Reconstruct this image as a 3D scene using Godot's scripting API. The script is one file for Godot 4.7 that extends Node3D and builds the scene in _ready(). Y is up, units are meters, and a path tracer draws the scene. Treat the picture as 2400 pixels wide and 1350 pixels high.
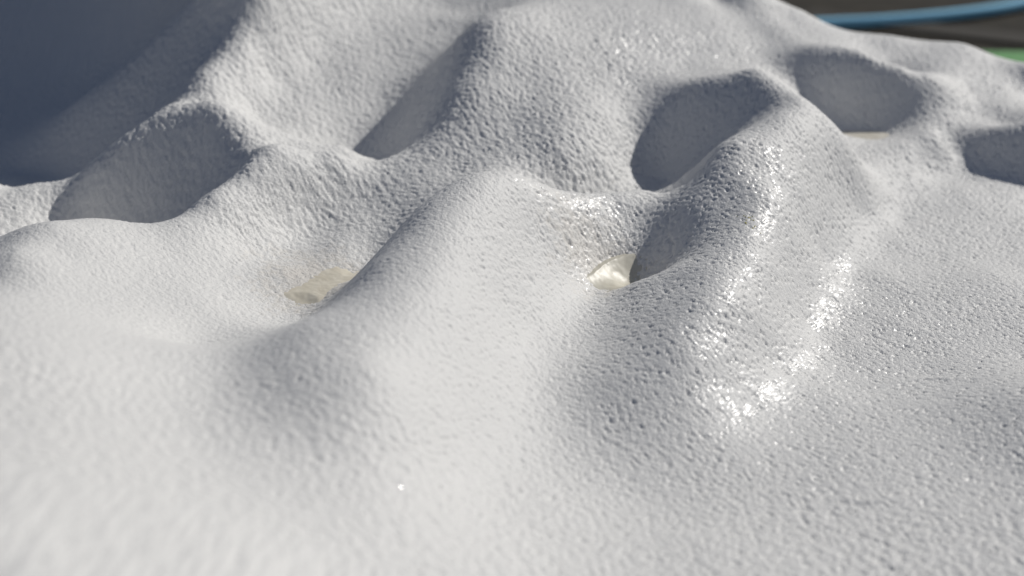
extends Node3D

# A close-up of a white, rough-coated, undulating form out of doors: ridges, hollows with
# silt, and beyond its far edge the dark ground with a blue tube and a green mat.
# Units are metres; the moulding points below are centimetres (x, height, z).

const SUN_TO := Vector3(0.66, 0.58, -0.48)
const GROUND_Y := -0.2

var knots: Array[Vector3] = []
var weight := PackedFloat64Array()
var cell := 0.01
var low := Vector2(-0.8, -0.9)
var nx := 161
var nz := 151
var coarse := PackedFloat64Array()
var lumps := FastNoiseLite.new()
var fibres := FastNoiseLite.new()
var pits := FastNoiseLite.new()
var patches := FastNoiseLite.new()
var stains := FastNoiseLite.new()


func _ready() -> void:
	# camera
	var cam := Camera3D.new()
	cam.name = "camera"
	add_child(cam)
	cam.look_at_from_position(Vector3(0, sin(deg_to_rad(28.0)), cos(deg_to_rad(28.0))), Vector3.ZERO)
	cam.fov = 26.0
	cam.near = 0.05
	cam.far = 400.0
	var lens := CameraAttributesPhysical.new()
	lens.frustum_focal_length = 51.98
	lens.frustum_focus_distance = 0.925
	lens.frustum_near = 0.05
	lens.frustum_far = 400.0
	lens.exposure_aperture = 4.0
	cam.attributes = lens
	cam.current = true
	# sky
	var sky_look := ProceduralSkyMaterial.new()
	sky_look.sky_top_color = Color(0.245, 0.288, 0.37)
	sky_look.sky_horizon_color = Color(0.42, 0.45, 0.50)
	sky_look.sky_curve = 0.12
	sky_look.ground_bottom_color = Color(0.16, 0.15, 0.14)
	sky_look.ground_horizon_color = Color(0.30, 0.30, 0.31)
	sky_look.sun_angle_max = 20.0
	var sky := Sky.new()
	sky.sky_material = sky_look
	var env := Environment.new()
	env.background_mode = Environment.BG_SKY
	env.sky = sky
	env.tonemap_mode = Environment.TONE_MAPPER_LINEAR
	env.tonemap_exposure = 1.0
	env.sdfgi_enabled = true
	env.ssao_enabled = true
	env.ssil_enabled = true
	var around := WorldEnvironment.new()
	around.name = "surroundings"
	around.environment = env
	add_child(around)
	# sun
	var sun := DirectionalLight3D.new()
	sun.name = "sun"
	sun.light_color = Color(1.0, 0.985, 0.96)
	sun.light_energy = 0.93
	sun.light_angular_distance = 0.5
	sun.shadow_enabled = true
	add_child(sun)
	sun.look_at_from_position(SUN_TO, Vector3.ZERO)
	set_noises()
	build_ground()
	build_form()
	build_silt()
	build_surroundings()


func set_noises() -> void:
	lumps.noise_type = FastNoiseLite.TYPE_CELLULAR
	lumps.cellular_return_type = FastNoiseLite.RETURN_DISTANCE
	lumps.cellular_distance_function = FastNoiseLite.DISTANCE_EUCLIDEAN
	lumps.cellular_jitter = 1.0
	lumps.frequency = 1.0
	lumps.fractal_type = FastNoiseLite.FRACTAL_NONE
	lumps.seed = 11
	fibres.noise_type = FastNoiseLite.TYPE_SIMPLEX_SMOOTH
	fibres.frequency = 1.0
	fibres.fractal_type = FastNoiseLite.FRACTAL_FBM
	fibres.fractal_octaves = 2
	fibres.seed = 5
	pits.noise_type = FastNoiseLite.TYPE_SIMPLEX_SMOOTH
	pits.frequency = 1.0
	pits.fractal_type = FastNoiseLite.FRACTAL_NONE
	pits.seed = 23
	patches.noise_type = FastNoiseLite.TYPE_SIMPLEX_SMOOTH
	patches.frequency = 1.0
	patches.fractal_octaves = 2
	patches.seed = 31
	stains.noise_type = FastNoiseLite.TYPE_SIMPLEX_SMOOTH
	stains.frequency = 1.0
	stains.fractal_octaves = 3
	stains.seed = 77


# ---------------------------------------------------------------- helpers

func tag(o: Node, label: String, category: String, group := "", kind := "") -> void:
	if label:
		o.set_meta("label", label)
	if category:
		o.set_meta("category", category)
	if group:
		o.set_meta("group", group)
	if kind:
		o.set_meta("kind", kind)


func put(called: String, mesh: Mesh, material: Material, parent: Node) -> MeshInstance3D:
	var o := MeshInstance3D.new()
	o.name = called
	o.mesh = mesh
	o.material_override = material
	parent.add_child(o, true)
	return o


func paint(colour: Color, rough: float) -> StandardMaterial3D:
	var m := StandardMaterial3D.new()
	m.albedo_color = colour
	m.roughness = rough
	return m


func noise_map(seed_of: int, frequency: float, octaves: int, size: int, ramp: Gradient = null, kind := FastNoiseLite.TYPE_SIMPLEX_SMOOTH) -> NoiseTexture2D:
	var n := FastNoiseLite.new()
	n.noise_type = kind
	n.seed = seed_of
	n.frequency = frequency
	n.fractal_octaves = octaves
	var t := NoiseTexture2D.new()
	t.width = size
	t.height = size
	t.seamless = true
	t.noise = n
	if ramp:
		t.color_ramp = ramp
	return t


# ---------------------------------------------------------------- the moulded form

func mould(points: Array) -> void:
	for p in points:
		knots.append(p * 0.01)


func mould_points() -> void:
	# left
	mould([Vector3(-80, 14.63, -87.6), Vector3(-80, 6.85, -63.4), Vector3(-80, 0.69, -39.2), Vector3(-80, 2.87, -15), Vector3(-80, 5.37, 9.2), Vector3(-80, 5.56, 33.4)])
	mould([Vector3(-57.1, 19.99, -87.6), Vector3(-57.1, 7.51, 9.2)])
	# tall left ridge peak
	mould([Vector3(-34.3, 25.97, -87.6), Vector3(-34.3, 30.24, -63.4), Vector3(-34.3, 11.8, -31.9), Vector3(-32, 13.78, -34.4), Vector3(-30.9, 13.74, -30.7), Vector3(-29.7, 16.95, -35.6)])
	mould([Vector3(-27.4, 17.71, -31.9), Vector3(-27.4, 31.48, -46.5), Vector3(-26.3, 27.92, -75.5), Vector3(-11.4, 20.96, -87.6), Vector3(-11.4, 25, -63.4)])
	# back
	mould([Vector3(11.4, 4.64, -87.6), Vector3(11.4, 12.55, -63.4), Vector3(12.6, 6.9, -77.9), Vector3(16, 12.27, -54.9)])
	# beyond
	mould([Vector3(28.6, 5.57, -54.9), Vector3(32, 5.27, -52.5), Vector3(34.3, -10.89, -87.6), Vector3(34.3, -1.07, -63.4), Vector3(35.4, 0.64, -58.5), Vector3(45.7, -17.15, -90)])
	mould([Vector3(54.9, 0.61, -53.7), Vector3(57.1, -19.24, -87.6), Vector3(57.1, -5.22, -63.4), Vector3(75.4, -18.28, -80.3), Vector3(80, -23.28, -87.6), Vector3(80, -8.83, -63.4)])
	mould([Vector3(80, 1.28, -39.2), Vector3(80, -24.69, -90)])
	# shaded valley
	mould([Vector3(-66.3, 4.11, -54.9), Vector3(-57.1, 9.99, -63.4), Vector3(-57.1, -0.43, -39.2), Vector3(-57.1, 2.67, -15), Vector3(-57.1, -0.72, -29.5), Vector3(-53.7, -0.42, -30.7)])
	mould([Vector3(-52.6, 4.22, -52.5), Vector3(-49.1, 6.74, -53.7), Vector3(-49.1, 4.42, -50.1), Vector3(-49.1, -0.9, -25.9), Vector3(-49.1, 0.63, -21), Vector3(-49.1, 1.65, -16.2)])
	mould([Vector3(-48, 10.82, -57.3), Vector3(-48, 0.29, -22.3), Vector3(-46.9, -0.49, -24.7), Vector3(-46.9, 1.01, -17.4), Vector3(-45.7, 9.07, -52.5), Vector3(-45.7, 3.08, -31.9)])
	mould([Vector3(-45.7, -0.17, -23.5), Vector3(-45.7, 2.18, -28.3), Vector3(-44.6, 0.64, -19.8), Vector3(-43.4, 0.17, -22.3), Vector3(-42.3, 5.59, -30.7), Vector3(-42.3, 5, -34.4)])
	mould([Vector3(-42.3, 3.01, -25.9), Vector3(-41.1, 0.72, -21), Vector3(-41.1, 4.86, -42.8), Vector3(-36.6, 13.65, -46.5), Vector3(-36.6, 8.27, -28.3), Vector3(-36.6, 3.09, -21)])
	mould([Vector3(-34.3, 7.73, -39.2), Vector3(-33.1, 14.2, -44), Vector3(-33.1, 9.5, -41.6), Vector3(-32, 10.44, -40.4), Vector3(-29.7, 15.81, -40.4), Vector3(-29.7, 15.98, -38)])
	# bowl far
	mould([Vector3(-22.9, 16.6, -33.1), Vector3(-21.7, 11.87, -30.7), Vector3(-20.6, 16.01, -36.8), Vector3(-19.4, 8.75, -29.5), Vector3(-19.4, 11.06, -33.1), Vector3(-19.4, 7.49, -25.9)])
	mould([Vector3(-17.1, 11.75, -36.8), Vector3(-16, 7.47, -28.3), Vector3(-16, 13.37, -40.4), Vector3(-14.9, 8.21, -30.7), Vector3(-13.7, 14.34, -44), Vector3(-13.7, 8.78, -33.1)])
	mould([Vector3(-12.6, 6.13, -27.1), Vector3(-11.4, 10.42, -39.2), Vector3(-10.3, 13.92, -46.5), Vector3(-10.3, 11.29, -42.8), Vector3(-10.3, 9.33, -35.6), Vector3(-9.1, 7.89, -28.3)])
	mould([Vector3(-8, 8.64, -31.9), Vector3(-6.9, 10.66, -40.4), Vector3(-6.9, 10.71, -42.8), Vector3(-5.7, 11.63, -45.2), Vector3(-5.7, 9.85, -34.4), Vector3(-5.7, 10.08, -38)])
	mould([Vector3(-4.6, 13.75, -48.9)])
	# middle ridge right
	mould([Vector3(10.3, 10.29, -25.9), Vector3(11.4, 13.26, -39.2), Vector3(14.9, 13.05, -40.4), Vector3(17.1, 13.82, -44), Vector3(18.3, 11.43, -35.6), Vector3(18.3, 13.38, -42.8)])
	mould([Vector3(20.6, 11.91, -39.2)])
	# rim
	mould([Vector3(20.6, 11.41, -51.3), Vector3(21.7, 11.87, -42.8), Vector3(21.7, 13.06, -46.5), Vector3(24, 13.38, -44), Vector3(24, 10.79, -48.9), Vector3(25.1, 13.16, -45.2)])
	mould([Vector3(25.1, 9.66, -50.1), Vector3(27.4, 10.03, -47.7), Vector3(28.6, 7.41, -51.3), Vector3(28.6, 10.61, -40.4), Vector3(30.9, 10.66, -42.8), Vector3(34.3, 9.21, -39.2)])
	mould([Vector3(34.3, 8.63, -44), Vector3(37.7, 8.14, -38), Vector3(40, 8.5, -40.4), Vector3(43.4, 7.81, -38), Vector3(43.4, 7.83, -41.6), Vector3(46.9, 7.93, -39.2)])
	mould([Vector3(48, 7.78, -40.4), Vector3(50.3, 5.19, -44), Vector3(50.3, 6.82, -36.8), Vector3(50.3, 4.42, -46.5), Vector3(52.6, 5.38, -33.1), Vector3(53.7, 6.98, -35.6)])
	mould([Vector3(54.9, 6.17, -38), Vector3(56, 6.62, -34.4), Vector3(57.1, 5.37, -39.2)])
	# tall left ridge crest
	mould([Vector3(-49.1, 5.2, -10.2), Vector3(-45.7, 6.19, -9), Vector3(-43.4, 4.3, -10.2), Vector3(-42.3, 2.29, -13.8), Vector3(-41.1, 4.69, -9), Vector3(-41.1, 4.21, -11.4)])
	mould([Vector3(-40, 1.7, -15), Vector3(-37.7, 5.01, -10.2), Vector3(-36.6, 3.62, -13.8), Vector3(-35.4, 6.49, -10.2), Vector3(-35.4, 3.84, -17.4), Vector3(-34.3, 4.79, -15)])
	mould([Vector3(-33.1, 8.28, -11.4), Vector3(-33.1, 6.29, -15), Vector3(-32, 9.05, -12.6), Vector3(-29.7, 9.7, -12.6)])
	# back saddle crest
	mould([Vector3(-25.1, 5.23, -4.1), Vector3(-25.1, 4.98, -6.5), Vector3(-22.9, 9.4, -12.6), Vector3(-22.9, 6.78, -6.5), Vector3(-21.7, 8.32, -9), Vector3(-20.6, 8.87, -4.1)])
	mould([Vector3(-19.4, 9.63, -6.5), Vector3(-19.4, 7.84, -10.2), Vector3(-19.4, 7.25, -15), Vector3(-19.4, 7.49, -11.4), Vector3(-17.1, 8.17, -9), Vector3(-14.9, 6.2, -15)])
	mould([Vector3(-14.9, 8.04, -9), Vector3(-14.9, 6.44, -11.4), Vector3(-12.6, 5.68, -12.6), Vector3(-11.4, 4.86, -15), Vector3(-10.3, 6.58, -11.4), Vector3(-6.9, 7.53, -12.6)])
	# hooked ridge hollow
	mould([Vector3(10.3, 2.81, -10.2), Vector3(11.4, 3.75, -15), Vector3(12.6, 3.3, -11.4), Vector3(13.7, 3.29, -15)])
	# hooked ridge right edge foot
	mould([Vector3(29.7, 4.71, -17.4), Vector3(34.3, 2.49, -15)])
	# right bump
	mould([Vector3(42.3, 2.78, -22.3), Vector3(45.7, 4.65, -22.3), Vector3(46.9, 4.36, -25.9), Vector3(46.9, 5.16, -22.3), Vector3(48, 4.65, -24.7), Vector3(49.1, 5.81, -22.3)])
	mould([Vector3(51.4, 6.09, -23.5), Vector3(57.1, 2.09, -15)])
	# right
	mould([Vector3(80, 1.55, -15), Vector3(80, 0.01, 9.2), Vector3(80, 0.01, 33.4), Vector3(80, 0.24, 57.6)])
	# left shoulder crest
	mould([Vector3(-42.3, 6.28, 5.6), Vector3(-41.1, 4.77, 1.9), Vector3(-40, 7.97, 10.4), Vector3(-38.9, 7.04, 6.8), Vector3(-35.4, 7.35, 4.4), Vector3(-35.4, 3.16, -0.5)])
	mould([Vector3(-34.3, 9.67, 9.2), Vector3(-33.1, 8.92, 6.8), Vector3(-30.9, 7.26, 3.1), Vector3(-29.7, 8.63, 5.6)])
	# nose ridge
	mould([Vector3(-17.1, 5.84, 17.7), Vector3(-12.6, 6.98, 16.5), Vector3(-12.6, 5.48, 12.8), Vector3(-12.6, 9.34, 22.5), Vector3(-11.4, 5.64, 9.2), Vector3(-9.1, 9.33, 14)])
	mould([Vector3(-6.9, 9.92, 6.8), Vector3(-5.7, 9.26, 3.1), Vector3(-2.3, 11.47, 4.4), Vector3(0, 10.75, 1.9)])
	# hooked ridge spur
	mould([Vector3(6.9, 3.51, 18.9), Vector3(11.4, 5.19, 9.2), Vector3(11.4, 4.69, 16.5), Vector3(11.4, 5.14, 6.8), Vector3(13.7, 5.67, 12.8), Vector3(13.7, 5.78, -6.5)])
	mould([Vector3(13.7, 6.72, -0.5), Vector3(13.7, 4.65, -9), Vector3(16, 8.76, -4.1), Vector3(16, 6.66, 1.9), Vector3(17.1, 9.7, -6.5), Vector3(17.1, 7.21, -11.4)])
	mould([Vector3(17.1, 7.62, -0.5), Vector3(19.4, 8.95, -4.1), Vector3(22.9, 10.45, -11.4)])
	# right flat
	mould([Vector3(28.6, 0.55, 5.6), Vector3(29.7, 0.12, 12.8), Vector3(33.1, 0.97, -6.5), Vector3(34.3, 0.26, 9.2), Vector3(34.3, 0.54, -4.1), Vector3(35.4, 0.8, 0.7)])
	mould([Vector3(37.7, 0.52, 11.6), Vector3(38.9, 0.83, -0.5), Vector3(38.9, 0.68, -9), Vector3(38.9, 2.09, -18.6), Vector3(38.9, 1.72, 15.2), Vector3(40, 0.31, -4.1)])
	mould([Vector3(40, 2.29, -19.8), Vector3(41.1, 1.54, -16.2), Vector3(42.3, 0.56, -10.2), Vector3(43.4, 0.95, -13.8), Vector3(45.7, 0, -2.9), Vector3(45.7, 1.09, -16.2)])
	mould([Vector3(46.9, 0.34, -11.4), Vector3(48, 0.21, -13.8), Vector3(57.1, 0.85, 9.2)])
	# front
	mould([Vector3(-80, 1.59, 57.6), Vector3(-57.1, 9.69, 33.4), Vector3(-57.1, 5.1, 57.6), Vector3(-34.3, 10.62, 57.6), Vector3(-11.4, 9.22, 57.6), Vector3(-6.9, 7.38, 45.5)])
	mould([Vector3(11.4, 0.14, 57.6), Vector3(34.3, 0.56, 57.6), Vector3(57.1, 1.17, 33.4), Vector3(57.1, 1.01, 57.6)])
	# near left low
	mould([Vector3(-34.3, 13.7, 33.4)])
	# near left
	mould([Vector3(-28.6, 11.95, 26.1), Vector3(-27.4, 13.54, 33.4), Vector3(-25.1, 13.22, 38.2), Vector3(-24, 12.09, 31), Vector3(-21.7, 15.09, 49.1), Vector3(-20.6, 14.37, 52.7)])
	mould([Vector3(-17.1, 13.07, 47.9), Vector3(-16, 9.58, 35.8), Vector3(-12.6, 10.74, 45.5), Vector3(-11.4, 8.55, 33.4), Vector3(-6.9, 7.28, 37)])
	# near right
	mould([Vector3(-2.3, 4.16, 31), Vector3(2.3, 2.23, 31), Vector3(8, 0.92, 28.5), Vector3(11.4, 1.2, 33.4), Vector3(34.3, 0.97, 33.4)])
	# bowl wall
	mould([Vector3(-30.9, 9.13, -25.9), Vector3(-28.6, 13.4, -29.5), Vector3(-28.6, 11.34, -27.1), Vector3(-27.4, 11.5, -24.7), Vector3(-27.4, 15.69, -30.7), Vector3(-27.4, 11.12, -22.3)])
	mould([Vector3(-26.3, 13.33, -28.3), Vector3(-22.9, 9.14, -25.9)])
	# hooked ridge right face
	mould([Vector3(16, 1.49, 18.9), Vector3(16, 5.98, 9.2), Vector3(16, 5.27, 11.6), Vector3(18.3, 6.55, 4.4), Vector3(18.3, 1.74, 14), Vector3(18.3, 5.66, 6.8)])
	mould([Vector3(19.4, 6.86, 1.9), Vector3(20.6, 10.02, -7.7), Vector3(20.6, 7.38, -0.5), Vector3(22.9, 7.21, -4.1), Vector3(25.1, 8.3, -9)])
	# hooked ridge right edge
	mould([Vector3(25.1, 10.61, -15), Vector3(26.3, 9.46, -17.4), Vector3(26.3, 9.44, -12.6), Vector3(28.6, 8.08, -13.8), Vector3(29.7, 6.36, -12.6), Vector3(29.7, 2.86, -9)])
	mould([Vector3(30.9, 2.01, -9)])
	# middle ridge crest
	mould([Vector3(-5.7, 9.22, -16.2), Vector3(-5.7, 10.64, -22.3), Vector3(-4.6, 10.71, -18.6), Vector3(-4.6, 12.86, -27.1), Vector3(-2.3, 14.17, -25.9), Vector3(-2.3, 12.56, -22.3)])
	mould([Vector3(-2.3, 14.05, -29.5), Vector3(1.1, 13.94, -33.1), Vector3(1.1, 12.82, -24.7), Vector3(2.3, 13.3, -36.8), Vector3(3.4, 11.07, -22.3), Vector3(3.4, 12.54, -25.9)])
	mould([Vector3(4.6, 13.06, -29.5), Vector3(6.9, 7.58, -15), Vector3(6.9, 10.43, -23.5), Vector3(8, 5.45, -12.6), Vector3(9.1, 7.35, -17.4)])
	# hooked ridge summit ridge
	mould([Vector3(12.6, 8.37, -22.3), Vector3(20.6, 10.01, -23.5), Vector3(20.6, 10.49, -22.3), Vector3(21.7, 11.68, -19.8), Vector3(21.7, 9.23, -16.2)])
	# right pool
	mould([Vector3(4.6, 6.45, 1.9), Vector3(8, 2.65, 3.1), Vector3(8, 5.84, -1.7), Vector3(9.1, 4.04, 0.7)])
	# right pool left wall
	mould([Vector3(5.7, 3.21, 6.8)])
	# shaded hollow
	mould([Vector3(-35.4, 0.04, -5.3), Vector3(-35.4, 1.58, -2.9), Vector3(-35.4, 0.23, -6.5), Vector3(-32, 4.25, -9), Vector3(-30.9, 2.3, -7.7), Vector3(-27.4, 3.61, -7.7)])
	mould([Vector3(-27.4, 6.35, -10.2), Vector3(-26.3, 10.73, -13.8), Vector3(-25.1, 10.25, -12.6), Vector3(-25.1, 5.98, -9), Vector3(-25.1, 10.29, -15)])
	# far basin base
	mould([Vector3(29.7, 4.45, -25.9), Vector3(32, 4.63, -27.1), Vector3(35.4, 3.83, -25.9), Vector3(37.7, 5.68, -27.1)])
	# bowl
	mould([Vector3(-24, 7.82, -21), Vector3(-22.9, 6.72, -18.6), Vector3(-20.6, 5.91, -19.8), Vector3(-19.4, 5.47, -17.4), Vector3(-19.4, 6.33, -22.3), Vector3(-16, 4.37, -17.4)])
	mould([Vector3(-13.7, 4.98, -23.5), Vector3(-13.7, 3.58, -18.6)])
	# hooked ridge right foot
	mould([Vector3(21.7, 0.56, 11.6), Vector3(21.7, 0.78, 23.7), Vector3(21.7, 1.35, 8), Vector3(21.7, 0.54, 16.5), Vector3(22.9, 1.99, 4.4), Vector3(25.1, 2.18, -0.5)])
	mould([Vector3(25.1, 0.31, 9.2), Vector3(27.4, 1.61, -2.9), Vector3(28.6, 2.45, -6.5), Vector3(29.7, 0.89, -0.5), Vector3(33.1, 3.75, -17.4), Vector3(33.1, 1.64, -11.4)])
	mould([Vector3(35.4, 1.02, -10.2)])
	# right pool valley
	mould([Vector3(1.1, 3.06, 23.7), Vector3(1.1, 3.67, 20.1), Vector3(1.1, 4.44, 15.2), Vector3(4.6, 3.55, 10.4), Vector3(5.7, 3.29, 14)])
	# left pool far wall
	mould([Vector3(-10.3, 3.17, 0.7), Vector3(-9.1, 4.06, 1.9)])
	# left valley
	mould([Vector3(-46.9, 5.79, -5.3), Vector3(-43.4, 4.83, -7.7), Vector3(-42.3, 4.01, -5.3), Vector3(-41.1, 3.08, -2.9), Vector3(-41.1, 4.11, -6.5), Vector3(-37.7, 1.86, -4.1)])
	mould([Vector3(-36.6, 0.76, -6.5), Vector3(-35.4, 4.79, -9)])
	# left shoulder slope
	mould([Vector3(-28.6, 3.78, -1.7), Vector3(-27.4, 5.44, 0.7), Vector3(-25.1, 7.42, 3.1), Vector3(-25.1, 6.69, 6.8), Vector3(-21.7, 5.11, 5.6), Vector3(-18.3, 3.82, 1.9)])
	mould([Vector3(-17.1, 3.78, 4.4), Vector3(-16, 3.71, -1.7), Vector3(-13.7, 3.43, 1.9), Vector3(-13.7, 3.82, -0.5), Vector3(-12.6, 4.17, -2.9), Vector3(-6.9, 5.7, -0.5)])
	# far basin crest
	mould([Vector3(24, 8.93, -27.1), Vector3(26.3, 7.93, -23.5), Vector3(26.3, 8.07, -30.7), Vector3(29.7, 9.74, -31.9), Vector3(29.7, 5.96, -28.3), Vector3(30.9, 9.44, -35.6)])
	mould([Vector3(32, 8.39, -29.5), Vector3(34.3, 9.91, -30.7), Vector3(35.4, 9.15, -29.5), Vector3(36.6, 7.68, -31.9), Vector3(37.7, 6.06, -33.1), Vector3(37.7, 8.9, -29.5)])
	mould([Vector3(37.7, 7.47, -35.6), Vector3(40, 6.15, -33.1), Vector3(40, 7.12, -35.6), Vector3(41.1, 7.97, -29.5), Vector3(41.1, 5.98, -27.1), Vector3(42.3, 4.56, -24.7)])
	mould([Vector3(42.3, 7.63, -30.7), Vector3(43.4, 5.28, -27.1)])
	# nose face low
	mould([Vector3(-11.4, 9.56, 28.5), Vector3(-10.3, 9.65, 24.9), Vector3(-8, 9.37, 27.3), Vector3(-6.9, 9.89, 15.2), Vector3(-6.9, 9.57, 18.9), Vector3(-4.6, 9.12, 16.5)])
	mould([Vector3(-2.3, 4.6, 27.3)])
	# near left crest
	mould([Vector3(-36.6, 9.34, 17.7), Vector3(-34.3, 9.33, 16.5), Vector3(-32, 10.54, 21.3), Vector3(-28.6, 8.26, 16.5), Vector3(-20.6, 5.98, 18.9), Vector3(-20.6, 8.61, 23.7)])
	# back saddle front
	mould([Vector3(-22.9, 8.11, -0.5), Vector3(-20.6, 5.11, 1.9)])
	# left pool toward viewer
	mould([Vector3(-21.7, 5.2, 11.6), Vector3(-20.6, 5, 15.2), Vector3(-17.1, 4.99, 15.2), Vector3(-14.9, 3.64, 11.6)])
	# hooked ridge hollow face
	mould([Vector3(11.4, 5.42, -17.4), Vector3(14.9, 6.33, -17.4), Vector3(17.1, 10.2, -19.8), Vector3(18.3, 6.51, -15)])
	# left shoulder foot
	mould([Vector3(-33.1, 10.03, 14), Vector3(-30.9, 9.23, 11.6), Vector3(-24, 6.89, 17.7)])
	# nose rim
	mould([Vector3(0, 8.04, -1.7), Vector3(2.3, 9.28, 0.7), Vector3(4.6, 3.44, -6.5), Vector3(5.7, 7.28, -1.7), Vector3(6.9, 6.47, -4.1), Vector3(6.9, 3.66, -6.5)])
	mould([Vector3(8, 2.73, -9), Vector3(9.1, 6.48, -4.1), Vector3(10.3, 5.65, -6.5), Vector3(11.4, 6.04, -4.1)])
	# rim inside
	mould([Vector3(24, 11.06, -39.2), Vector3(26.3, 9.6, -35.6), Vector3(27.4, 10.4, -38), Vector3(44.6, 6.95, -33.1), Vector3(45.7, 5.84, -30.7), Vector3(48, 5.14, -28.3)])
	mould([Vector3(50.3, 5.47, -31.9), Vector3(52.6, 4.77, -30.7)])
	# hooked ridge end
	mould([Vector3(1.1, 2.54, 27.3), Vector3(12.6, 0.88, 26.1)])
	# right bump base
	mould([Vector3(40, 4.2, -22.3), Vector3(45.7, 2.31, -19.8), Vector3(46.9, 1.55, -18.6), Vector3(48, 2.78, -19.8), Vector3(50.3, 1.51, -17.4)])
	# saddle back
	mould([Vector3(14.9, 11.53, -33.1), Vector3(17.1, 9.1, -27.1), Vector3(21.7, 8.86, -29.5), Vector3(21.7, 9.87, -33.1)])
	# far pool
	mould([Vector3(32, 4.28, -22.3), Vector3(36.6, 4.1, -21)])
	# right low bump
	mould([Vector3(34.3, 2.23, 18.9)])
	# middle ridge body
	mould([Vector3(-3.4, 7.56, -12.6), Vector3(0, 8.37, -15), Vector3(1.1, 6.57, -10.2), Vector3(1.1, 10.4, -19.8), Vector3(4.6, 6.63, -11.4), Vector3(5.7, 4.98, -10.2)])
	# tall left ridge upper
	mould([Vector3(-33.1, 6.54, -23.5), Vector3(-30.9, 9.19, -16.2), Vector3(-30.9, 8.54, -19.8), Vector3(-28.6, 10.66, -21), Vector3(-27.4, 9.17, -17.4), Vector3(-27.4, 9.54, -16.2)])
	mould([Vector3(-27.4, 10.15, -19.8), Vector3(-25.1, 11.73, -25.9), Vector3(-24, 17.19, -31.9), Vector3(-22.9, 15.14, -31.9)])
	# nose rim side
	mould([Vector3(10.3, 5.23, -1.7)])
	# near left dip
	mould([Vector3(-17.1, 8.86, 28.5), Vector3(-16, 8.55, 26.1)])
	# left pool
	mould([Vector3(-14.9, 3, 8), Vector3(-11.4, 3.43, 4.4)])
	# back saddle face
	mould([Vector3(-18.3, 4.89, -1.7), Vector3(-17.1, 8.21, -6.5), Vector3(-17.1, 5.68, -4.1), Vector3(-16, 4.8, -4.1), Vector3(-14.9, 6.2, -6.5), Vector3(-12.6, 5.25, -6.5)])
	mould([Vector3(-4.6, 6.28, -9), Vector3(-2.3, 7.16, -5.3), Vector3(-1.1, 6.89, -6.5)])
	# hooked ridge left low
	mould([Vector3(9.1, 4.15, 6.8), Vector3(9.1, 2.39, 4.4), Vector3(10.3, 2.59, 3.1)])
	# left shoulder face
	mould([Vector3(-35.4, 9.27, 11.6), Vector3(-32, 10.03, 9.2), Vector3(-26.3, 6.96, 10.4)])
	# right low bump foot
	mould([Vector3(30.9, 1.02, 26.1)])
	# nose face
	mould([Vector3(-4.6, 10.31, 11.6), Vector3(1.1, 8.31, 5.6)])


func bend(d2: float) -> float:
	return 0.5 * d2 * log(maxf(d2, 1e-12))


# a thin plate bent through all the moulding points
func solve_plate() -> void:
	var n := knots.size()
	var m := n + 3
	var rows: Array[PackedFloat64Array] = []
	for i in m:
		var r := PackedFloat64Array()
		r.resize(m + 1)
		rows.append(r)
	for i in n:
		var a := knots[i]
		for j in n:
			var dx := a.x - knots[j].x
			var dz := a.z - knots[j].z
			rows[i][j] = bend(dx * dx + dz * dz)
		rows[i][i] = 1e-6
		rows[i][n] = 1.0
		rows[i][n + 1] = a.x
		rows[i][n + 2] = a.z
		rows[i][m] = a.y
		rows[n][i] = 1.0
		rows[n + 1][i] = a.x
		rows[n + 2][i] = a.z
	for k in m:
		var best := k
		for i in range(k + 1, m):
			if absf(rows[i][k]) > absf(rows[best][k]):
				best = i
		var swap := rows[k]
		rows[k] = rows[best]
		rows[best] = swap
		var pivot: PackedFloat64Array = rows[k]
		var inv := 1.0 / pivot[k]
		for i in range(k + 1, m):
			var r: PackedFloat64Array = rows[i]
			var f := r[k] * inv
			if f != 0.0:
				for j in range(k, m + 1):
					r[j] -= f * pivot[j]
				rows[i] = r
	weight.resize(m)
	for k in range(m - 1, -1, -1):
		var r: PackedFloat64Array = rows[k]
		var s := r[m]
		for j in range(k + 1, m):
			s -= r[j] * weight[j]
		weight[k] = s / r[k]


func lay_coarse() -> void:
	var n := knots.size()
	var kx := PackedFloat64Array()
	var kz := PackedFloat64Array()
	for p in knots:
		kx.append(p.x)
		kz.append(p.z)
	coarse.resize(nx * nz)
	for j in nz:
		var z := low.y + j * cell
		for i in nx:
			var x := low.x + i * cell
			var s := weight[n] + weight[n + 1] * x + weight[n + 2] * z
			for k in n:
				var dx := x - kx[k]
				var dz := z - kz[k]
				var d2 := dx * dx + dz * dz + 1e-12
				s += weight[k] * 0.5 * d2 * log(d2)
			coarse[j * nx + i] = s


func cubic(t: float) -> PackedFloat64Array:
	return PackedFloat64Array([
		((-0.5 * t + 1.0) * t - 0.5) * t, (1.5 * t - 2.5) * t * t + 1.0,
		((-1.5 * t + 2.0) * t + 0.5) * t, (0.5 * t - 0.5) * t * t])


func height_at(x: float, z: float) -> float:
	var a := clampf((x - low.x) / cell, 1.0, nx - 2.001)
	var b := clampf((z - low.y) / cell, 1.0, nz - 2.001)
	var i := int(a)
	var j := int(b)
	var wx := cubic(a - i)
	var wz := cubic(b - j)
	var s := 0.0
	for q in 4:
		var at := (j - 1 + q) * nx + i - 1
		s += wz[q] * (coarse[at] * wx[0] + coarse[at + 1] * wx[1] + coarse[at + 2] * wx[2] + coarse[at + 3] * wx[3])
	return s


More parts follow.
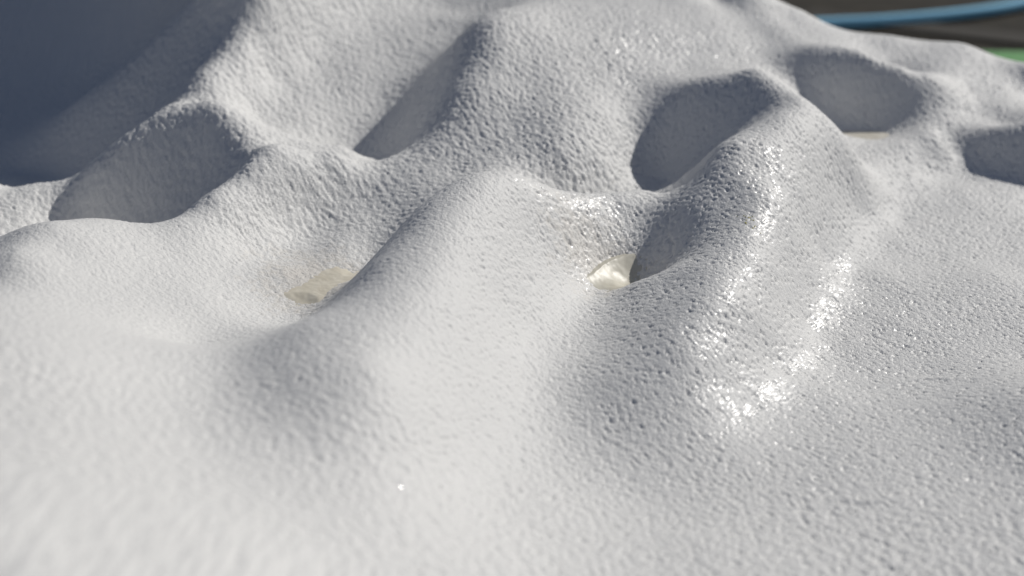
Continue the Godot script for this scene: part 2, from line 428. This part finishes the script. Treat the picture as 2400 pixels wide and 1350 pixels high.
func spread(from: float, inner_from: float, inner_to: float, to: float, fine: float, wide: float) -> PackedFloat64Array:
	var a := PackedFloat64Array()
	var n := int(round((inner_from - from) / wide))
	for i in n:
		a.append(lerpf(from, inner_from, float(i) / n))
	n = int(round((inner_to - inner_from) / fine))
	for i in n:
		a.append(lerpf(inner_from, inner_to, float(i) / n))
	n = int(round((to - inner_to) / wide))
	for i in n + 1:
		a.append(lerpf(inner_to, to, float(i) / n))
	return a


# the sprayed coat: rounded lumps with creases, ragged fibres, scattered pits
func coat(p: Vector3, far: float) -> float:
	# drawn out a little downhill, as the paint ran before it set
	var y := p.y * 0.42
	var c := lumps.get_noise_3d(p.x * 185.0, y * 185.0, p.z * 185.0) + 1.0
	var f := fibres.get_noise_3d(p.x * 280.0, y * 280.0, p.z * 280.0)
	var h := pits.get_noise_3d(p.x * 310.0, y * 310.0, p.z * 310.0) + f * 0.4
	var d := (0.55 - c) * 0.0014 * (0.07 + 0.93 * far) + f * 0.00095 * (0.42 + 0.58 * far)
	if h < -0.44:
		d += maxf((h + 0.44) * 0.0040, -0.0010) * (0.4 + 0.6 * smoothstep(-0.15, 0.15, p.x))
	return d


func build_form() -> void:
	mould_points()
	solve_plate()
	lay_coarse()
	var xs := spread(-0.78, -0.62, 0.62, 0.78, 0.00125, 0.008)
	var zs := spread(-0.88, -0.46, 0.42, 0.58, 0.00125, 0.008)
	var w := xs.size()
	var d := zs.size()
	# every coarse row drawn out to the fine columns
	var rows: Array[PackedFloat64Array] = []
	for j in nz:
		var r := PackedFloat64Array()
		r.resize(w)
		rows.append(r)
	for i in w:
		var a := clampf((xs[i] - low.x) / cell, 1.0, nx - 2.001)
		var k := int(a)
		var q := cubic(a - k)
		for j in nz:
			var at := j * nx + k - 1
			rows[j][i] = coarse[at] * q[0] + coarse[at + 1] * q[1] + coarse[at + 2] * q[2] + coarse[at + 3] * q[3]
	var base := PackedVector3Array()
	base.resize(w * d)
	for j in d:
		var b := clampf((zs[j] - low.y) / cell, 1.0, nz - 2.001)
		var k := int(b)
		var q := cubic(b - k)
		var r0: PackedFloat64Array = rows[k - 1]
		var r1: PackedFloat64Array = rows[k]
		var r2: PackedFloat64Array = rows[k + 1]
		var r3: PackedFloat64Array = rows[k + 2]
		var z := zs[j]
		for i in w:
			base[j * w + i] = Vector3(xs[i], r0[i] * q[0] + r1[i] * q[1] + r2[i] * q[2] + r3[i] * q[3], z)
	# the coat stands out along the surface's own direction
	var place := PackedVector3Array()
	place.resize(w * d)
	var tint := PackedColorArray()
	tint.resize(w * d)
	for j in d:
		var up := maxi(j - 1, 0) * w
		var down := mini(j + 1, d - 1) * w
		for i in w:
			var at := j * w + i
			var p := base[at]
			var n := (base[down + i] - base[up + i]).cross(base[j * w + mini(i + 1, w - 1)] - base[j * w + maxi(i - 1, 0)]).normalized()
			var patch := patches.get_noise_3d(p.x * 9.0, p.y * 9.0, p.z * 9.0)
			var far := clampf(smoothstep(0.15, -0.12, p.z) * (1.0 - 0.8 * smoothstep(0.04, 0.20, p.x)) + patch * 0.35 - 0.05 + 0.75 * smoothstep(0.18, 0.38, p.z), 0.0, 1.0)
			place[at] = p + n * (coat(p, far) + mark(p))
			tint[at] = colour_of(p)
	var normal := PackedVector3Array()
	normal.resize(w * d)
	for j in d:
		var up := maxi(j - 1, 0) * w
		var down := mini(j + 1, d - 1) * w
		for i in w:
			normal[j * w + i] = (place[down + i] - place[up + i]).cross(place[j * w + mini(i + 1, w - 1)] - place[j * w + maxi(i - 1, 0)]).normalized()
	# glossy and matte faces: the top coat took in ragged flecks, most of it on the right and round the hollows
	var matte := PackedInt32Array()
	var glossy := PackedInt32Array()
	for j in d - 1:
		for i in w - 1:
			var a := j * w + i
			var into := glossy if takes_gloss(place[a]) else matte
			into.append(a)
			into.append(a + 1)
			into.append(a + w)
			into.append(a + 1)
			into.append(a + w + 1)
			into.append(a + w)
	var skin := ArrayMesh.new()
	for index in [matte, glossy]:
		var arrays := []
		arrays.resize(Mesh.ARRAY_MAX)
		arrays[Mesh.ARRAY_VERTEX] = place
		arrays[Mesh.ARRAY_NORMAL] = normal
		arrays[Mesh.ARRAY_COLOR] = tint
		arrays[Mesh.ARRAY_INDEX] = index
		skin.add_surface_from_arrays(Mesh.PRIMITIVE_TRIANGLES, arrays)
	skin.surface_set_material(0, coat_material(false))
	skin.surface_set_material(1, coat_material(true))
	var form := Node3D.new()
	form.name = "undulating_sculpture"
	add_child(form)
	tag(form, "white rough-coated undulating form with ridges and hollows filling the picture", "sculpture")
	put("moulded_surface", skin, null, form)
	# its edge walls, down to the ground
	var st := SurfaceTool.new()
	st.begin(Mesh.PRIMITIVE_TRIANGLES)
	var ring := PackedVector3Array()
	for i in range(0, w, 6):
		ring.append(place[i])
	for j in range(0, d, 6):
		ring.append(place[j * w + w - 1])
	for i in range(w - 1, -1, -6):
		ring.append(place[(d - 1) * w + i])
	for j in range(d - 1, -1, -6):
		ring.append(place[j * w])
	for i in ring.size():
		var a := ring[i]
		var b := ring[(i + 1) % ring.size()]
		var c := Vector3(a.x, GROUND_Y - 0.02, a.z)
		var e := Vector3(b.x, GROUND_Y - 0.02, b.z)
		for v in [a, c, b, b, c, e]:
			st.add_vertex(v)
	st.generate_normals()
	put("edge_wall", st.commit(), paint(Color(0.86, 0.86, 0.85), 0.6), form)
	build_lichen(form)
	build_glint(form)


# single dents, and runs of paint that stand a little proud
func mark(p: Vector3) -> float:
	var d := 0.0
	for m: Vector4 in [Vector4(0.0136, 0.1008, 0.0022, -0.0012), Vector4(-0.279, 0.0879, 0.0018, -0.001), Vector4(0.0417, 0.0359, 0.0022, -0.0011), Vector4(-0.205, 0.10, 0.002, -0.001)]:
		var dx := p.x - m.x
		var dz := p.z - m.y
		if absf(dx) < 0.02 and absf(dz) < 0.02:
			d += m.w * exp(-(dx * dx + dz * dz) / (m.z * m.z))
	for m: Vector4 in [Vector4(0.223, 0.2802, 0.022, 0.0012), Vector4(0.298, 0.1438, 0.03, 0.0008), Vector4(0.30, 0.075, 0.03, 0.0004)]:
		var dx := p.x - m.x
		var dz := p.z - m.y - 0.004 * sin(dx * 90.0 + m.x * 40.0)
		if absf(dx) < 0.07 and absf(dz) < 0.02:
			d += m.w * exp(-dx * dx / (m.z * m.z)) * exp(-dz * dz / 0.0000075)
	return d


# white paint, yellowed with a grainy stain round the puddles
func colour_of(p: Vector3) -> Color:
	var c := Color(0.795, 0.79, 0.775)
	for m: Vector4 in [Vector4(-0.146, 0.050, 0.055, 0.8), Vector4(0.066, 0.030, 0.046, 0.6)]:
		var r := Vector2(p.x - m.x, p.z - m.y).length() / m.z
		if r < 1.3:
			var g := stains.get_noise_3d(p.x * 160.0, p.y * 160.0, p.z * 160.0) * 0.8 + stains.get_noise_3d(p.x * 40.0, p.y * 40.0, p.z * 40.0) * 0.6
			var s := clampf((1.0 - r) * 1.6 + g, 0.0, 1.0) * m.w * 0.4
			c = c.lerp(Color(0.68, 0.60, 0.48), s)
	return c


func takes_gloss(p: Vector3) -> bool:
	var g := clampf((1.0 - Vector2((p.x - 0.215) / 0.14, (p.z - 0.105) / 0.19).length()) * 3.0, 0.0, 1.0)
	for m: Vector3 in [Vector3(-0.140, 0.030, 0.034), Vector3(0.055, 0.018, 0.040), Vector3(0.17, -0.28, 0.06)]:
		g = maxf(g, clampf((1.5 - Vector2(p.x - m.x, p.z - m.y).length() / m.z) * 2.0, 0.0, 1.0))
	if g <= 0.0:
		return false
	var n := patches.get_noise_3d(p.x * 40.0, p.y * 40.0, p.z * 40.0) * 1.1 + stains.get_noise_3d(p.x * 260.0, p.y * 260.0, p.z * 260.0) * 0.9
	return n + g * 0.7 > 0.64


var grain: NoiseTexture2D


func coat_material(glossy: bool) -> StandardMaterial3D:
	var m := StandardMaterial3D.new()
	m.vertex_color_use_as_albedo = true
	m.roughness = 0.44 if glossy else 0.55
	m.metallic_specular = 0.5 if glossy else 0.45
	if glossy:
		m.clearcoat_enabled = true
		m.clearcoat = 0.22
		m.clearcoat_roughness = 0.19
	m.uv1_triplanar = true
	m.uv1_scale = Vector3(3, 3, 3)
	m.heightmap_enabled = true
	m.heightmap_scale = 0.035
	if grain == null:
		var g := Gradient.new()
		g.set_color(0, Color(0, 0, 0))
		g.set_color(1, Color(1, 1, 1))
		g.add_point(0.32, Color(0.30, 0.30, 0.30))
		g.add_point(0.44, Color(0.82, 0.82, 0.82))
		grain = noise_map(3, 0.06, 4, 2048, g)
	m.heightmap_texture = grain
	return m


# tiny glossy disc added above the coat, tilted to throw a sun glint
func build_glint(form: Node3D) -> void:
	var eye := Vector3(0, sin(deg_to_rad(28.0)), cos(deg_to_rad(28.0)))
	var gloss := paint(Color(0.93, 0.93, 0.93), 0.16)
	gloss.clearcoat_enabled = true
	gloss.clearcoat = 1.0
	gloss.clearcoat_roughness = 0.12
	for p: Vector3 in [Vector3(-0.0586, 0.2, 0.3515)]:
		var disc := CylinderMesh.new()
		disc.top_radius = 0.0007 * p.y
		disc.bottom_radius = 0.0009 * p.y
		disc.height = 0.0004
		disc.radial_segments = 9
		disc.rings = 1
		var o := put("glint_disc", disc, gloss, form)
		var at := Vector3(p.x, height_at(p.x, p.z) + 0.0009, p.z)
		var up := (SUN_TO.normalized() + (eye - at).normalized()).normalized()
		var side := up.cross(Vector3(0.3, 0.2, 0.9)).normalized()
		o.transform = Transform3D(Basis(side, up, side.cross(up)), at)


func build_lichen(form: Node3D) -> void:
	var rng := RandomNumberGenerator.new()
	rng.seed = 9
	var st := SurfaceTool.new()
	st.begin(Mesh.PRIMITIVE_TRIANGLES)
	for k in 16:
		var x := 0.1801 + rng.randfn(0.0, 0.003)
		var z := 0.0223 + rng.randfn(0.0, 0.007)
		var c := Vector3(x, height_at(x, z) + 0.0004, z)
		var r := rng.randf_range(0.0004, 0.0009)
		var n := 7
		for i in n:
			var a := TAU * i / n
			var b := TAU * (i + 1) / n
			var ra := r * (0.7 + 0.5 * absf(sin(a * 3.0 + k)))
			var rb := r * (0.7 + 0.5 * absf(sin(b * 3.0 + k)))
			st.add_vertex(c + Vector3(0, r * 0.4, 0))
			st.add_vertex(c + Vector3(cos(a) * ra, -0.0004, sin(a) * ra))
			st.add_vertex(c + Vector3(cos(b) * rb, -0.0004, sin(b) * rb))
	st.generate_normals()
	var o := put("lichen", st.commit(), paint(Color(0.80, 0.77, 0.50), 0.9), form)
	tag(o, "yellow green lichen specks on the crest of the hooked ridge", "", "", "stuff")


# ---------------------------------------------------------------- silt in the hollows

func build_silt() -> void:
	silt_bed(Vector3(-0.142, 0.0328, 0.056), Vector2(0.046, 0.040), "cream silt bed in the hollow left of the central ridge", Color(0.92, 0.895, 0.83), 4)
	silt_bed(Vector3(0.072, 0.0365, 0.028), Vector2(0.036, 0.045), "small cream silt bed, half shaded, in the cup right of the central ridge", Color(0.87, 0.855, 0.80), 8)
	silt_bed(Vector3(0.345, 0.0365, -0.247), Vector2(0.05, 0.032), "pale silt bed in the far shaded basin near the right rim", Color(0.90, 0.88, 0.83), 12)


# a sheet lying at one level, draped onto the hollow's floor towards its outline
func pool_sheet(at: Vector3, size: Vector2, lift: float, grain: float) -> ArrayMesh:
	var st := SurfaceTool.new()
	st.begin(Mesh.PRIMITIVE_TRIANGLES)
	var rings := 40
	var spokes := 120
	for k in rings + 1:
		for i in spokes:
			var a := TAU * i / spokes
			var r := float(k) / rings
			var wob := 1.0 + 0.10 * sin(a * 3.0 + at.x * 50.0) + 0.06 * sin(a * 5.0 + at.z * 90.0)
			var x := at.x + cos(a) * size.x * r * wob
			var z := at.z + sin(a) * size.y * r * wob
			var floor_y := height_at(x, z) + mark(Vector3(x, 0, z))
			var y := at.y + lift + stains.get_noise_2d(x * 150.0, z * 150.0) * grain
			y = minf(y, lerpf(floor_y + 0.0038, floor_y - 0.0012, smoothstep(0.1, 1.0, r)) + stains.get_noise_2d(x * 90.0 + 7.0, z * 90.0) * 0.0004)
			st.add_vertex(Vector3(x, y, z) - at)
	for k in rings:
		for i in spokes:
			var a := k * spokes + i
			var b := k * spokes + (i + 1) % spokes
			for v in [a, b, a + spokes, b, b + spokes, a + spokes]:
				st.add_index(v)
	st.generate_normals()
	return st.commit()


func silt_bed(at: Vector3, size: Vector2, label: String, silt: Color, seed_of: int) -> void:
	var mud := paint(silt, 0.42)
	mud.uv1_triplanar = true
	mud.uv1_scale = Vector3(9, 9, 9)
	var g := Gradient.new()
	g.set_color(0, Color(0.92, 0.91, 0.89))
	g.set_color(1, Color(1, 1, 1))
	mud.albedo_texture = noise_map(seed_of, 0.03, 4, 256, g)
	var o := put("silt_bed", pool_sheet(at, size, 0.0, 0.0002), mud, self)
	o.position = at
	tag(o, label, "silt", "cream silt settled in the hollows")


# ---------------------------------------------------------------- ground and what lies beyond

func build_ground() -> void:
	var plane := PlaneMesh.new()
	plane.size = Vector2(300, 300)
	var m := paint(Color(0.245, 0.228, 0.19), 1.0)
	m.uv1_triplanar = true
	m.uv1_scale = Vector3(1.5, 1.5, 1.5)
	var g := Gradient.new()
	g.set_color(0, Color(0.72, 0.72, 0.72))
	g.set_color(1, Color(1, 1, 1))
	m.albedo_texture = noise_map(41, 0.02, 5, 512, g)
	var o := put("ground", plane, m, self)
	o.position.y = GROUND_Y
	tag(o, "dark brown grey ground beyond the white form", "ground", "", "structure")


func tube(points: Array, radius: float, n := 20) -> ArrayMesh:
	var curve := Curve3D.new()
	for k in points.size():
		var along: Vector3 = (points[mini(k + 1, points.size() - 1)] - points[maxi(k - 1, 0)]) / 6.0
		curve.add_point(points[k], -along, along)
	var path := curve.tessellate_even_length(5, 0.03)
	var st := SurfaceTool.new()
	st.begin(Mesh.PRIMITIVE_TRIANGLES)
	for k in path.size():
		var t := (path[mini(k + 1, path.size() - 1)] - path[maxi(k - 1, 0)]).normalized()
		var side := t.cross(Vector3.UP).normalized()
		var over := side.cross(t)
		for i in n:
			var a := TAU * i / n
			var dir := side * cos(a) + over * sin(a)
			st.set_normal(dir)
			st.add_vertex(path[k] + dir * radius)
	for k in path.size() - 1:
		for i in n:
			var a := k * n + i
			var b := k * n + (i + 1) % n
			for v in [a, b, a + n, b, b + n, a + n]:
				st.add_index(v)
	return st.commit()


func build_surroundings() -> void:
	var blue := paint(Color(0.60, 0.86, 0.98), 0.8)
	var y := GROUND_Y + 0.0125
	var t := put("blue_tube", tube([Vector3(0.20, y, -1.33), Vector3(0.42, y, -1.375), Vector3(0.59, y, -1.405), Vector3(0.685, y, -1.42), Vector3(0.80, y, -1.45), Vector3(0.92, y, -1.495), Vector3(1.01, y, -1.545), Vector3(1.20, y, -1.66), Vector3(1.6, y, -1.94)], 0.0108), blue, self)
	tag(t, "sky blue tube lying across the dark ground beyond the far rim", "tube")
	var mat := BoxMesh.new()
	mat.size = Vector3(1.4, 0.012, 0.5)
	var green := paint(Color(0.52, 0.77, 0.50), 0.85)
	green.uv1_triplanar = true
	green.uv1_scale = Vector3(4, 4, 4)
	var g := Gradient.new()
	g.set_color(0, Color(0.75, 0.75, 0.75))
	g.set_color(1, Color(1, 1, 1))
	green.albedo_texture = noise_map(52, 0.05, 4, 256, g)
	var m := put("green_mat", mat, green, self)
	m.position = Vector3(1.49, GROUND_Y + 0.006, -0.985)
	tag(m, "light green mat on the ground at the right behind the white rim", "mat")
	var board := BoxMesh.new()
	board.size = Vector3(0.9, 0.006, 0.07)
	var wood := paint(Color(0.215, 0.20, 0.175), 0.85)
	var b := put("brown_board", board, wood, self)
	b.position = Vector3(0.98, GROUND_Y + 0.003, -1.31)
	b.rotation.y = -atan2(0.095, 0.21)
	tag(b, "dull brown board lying between the blue tube and the green mat", "board")
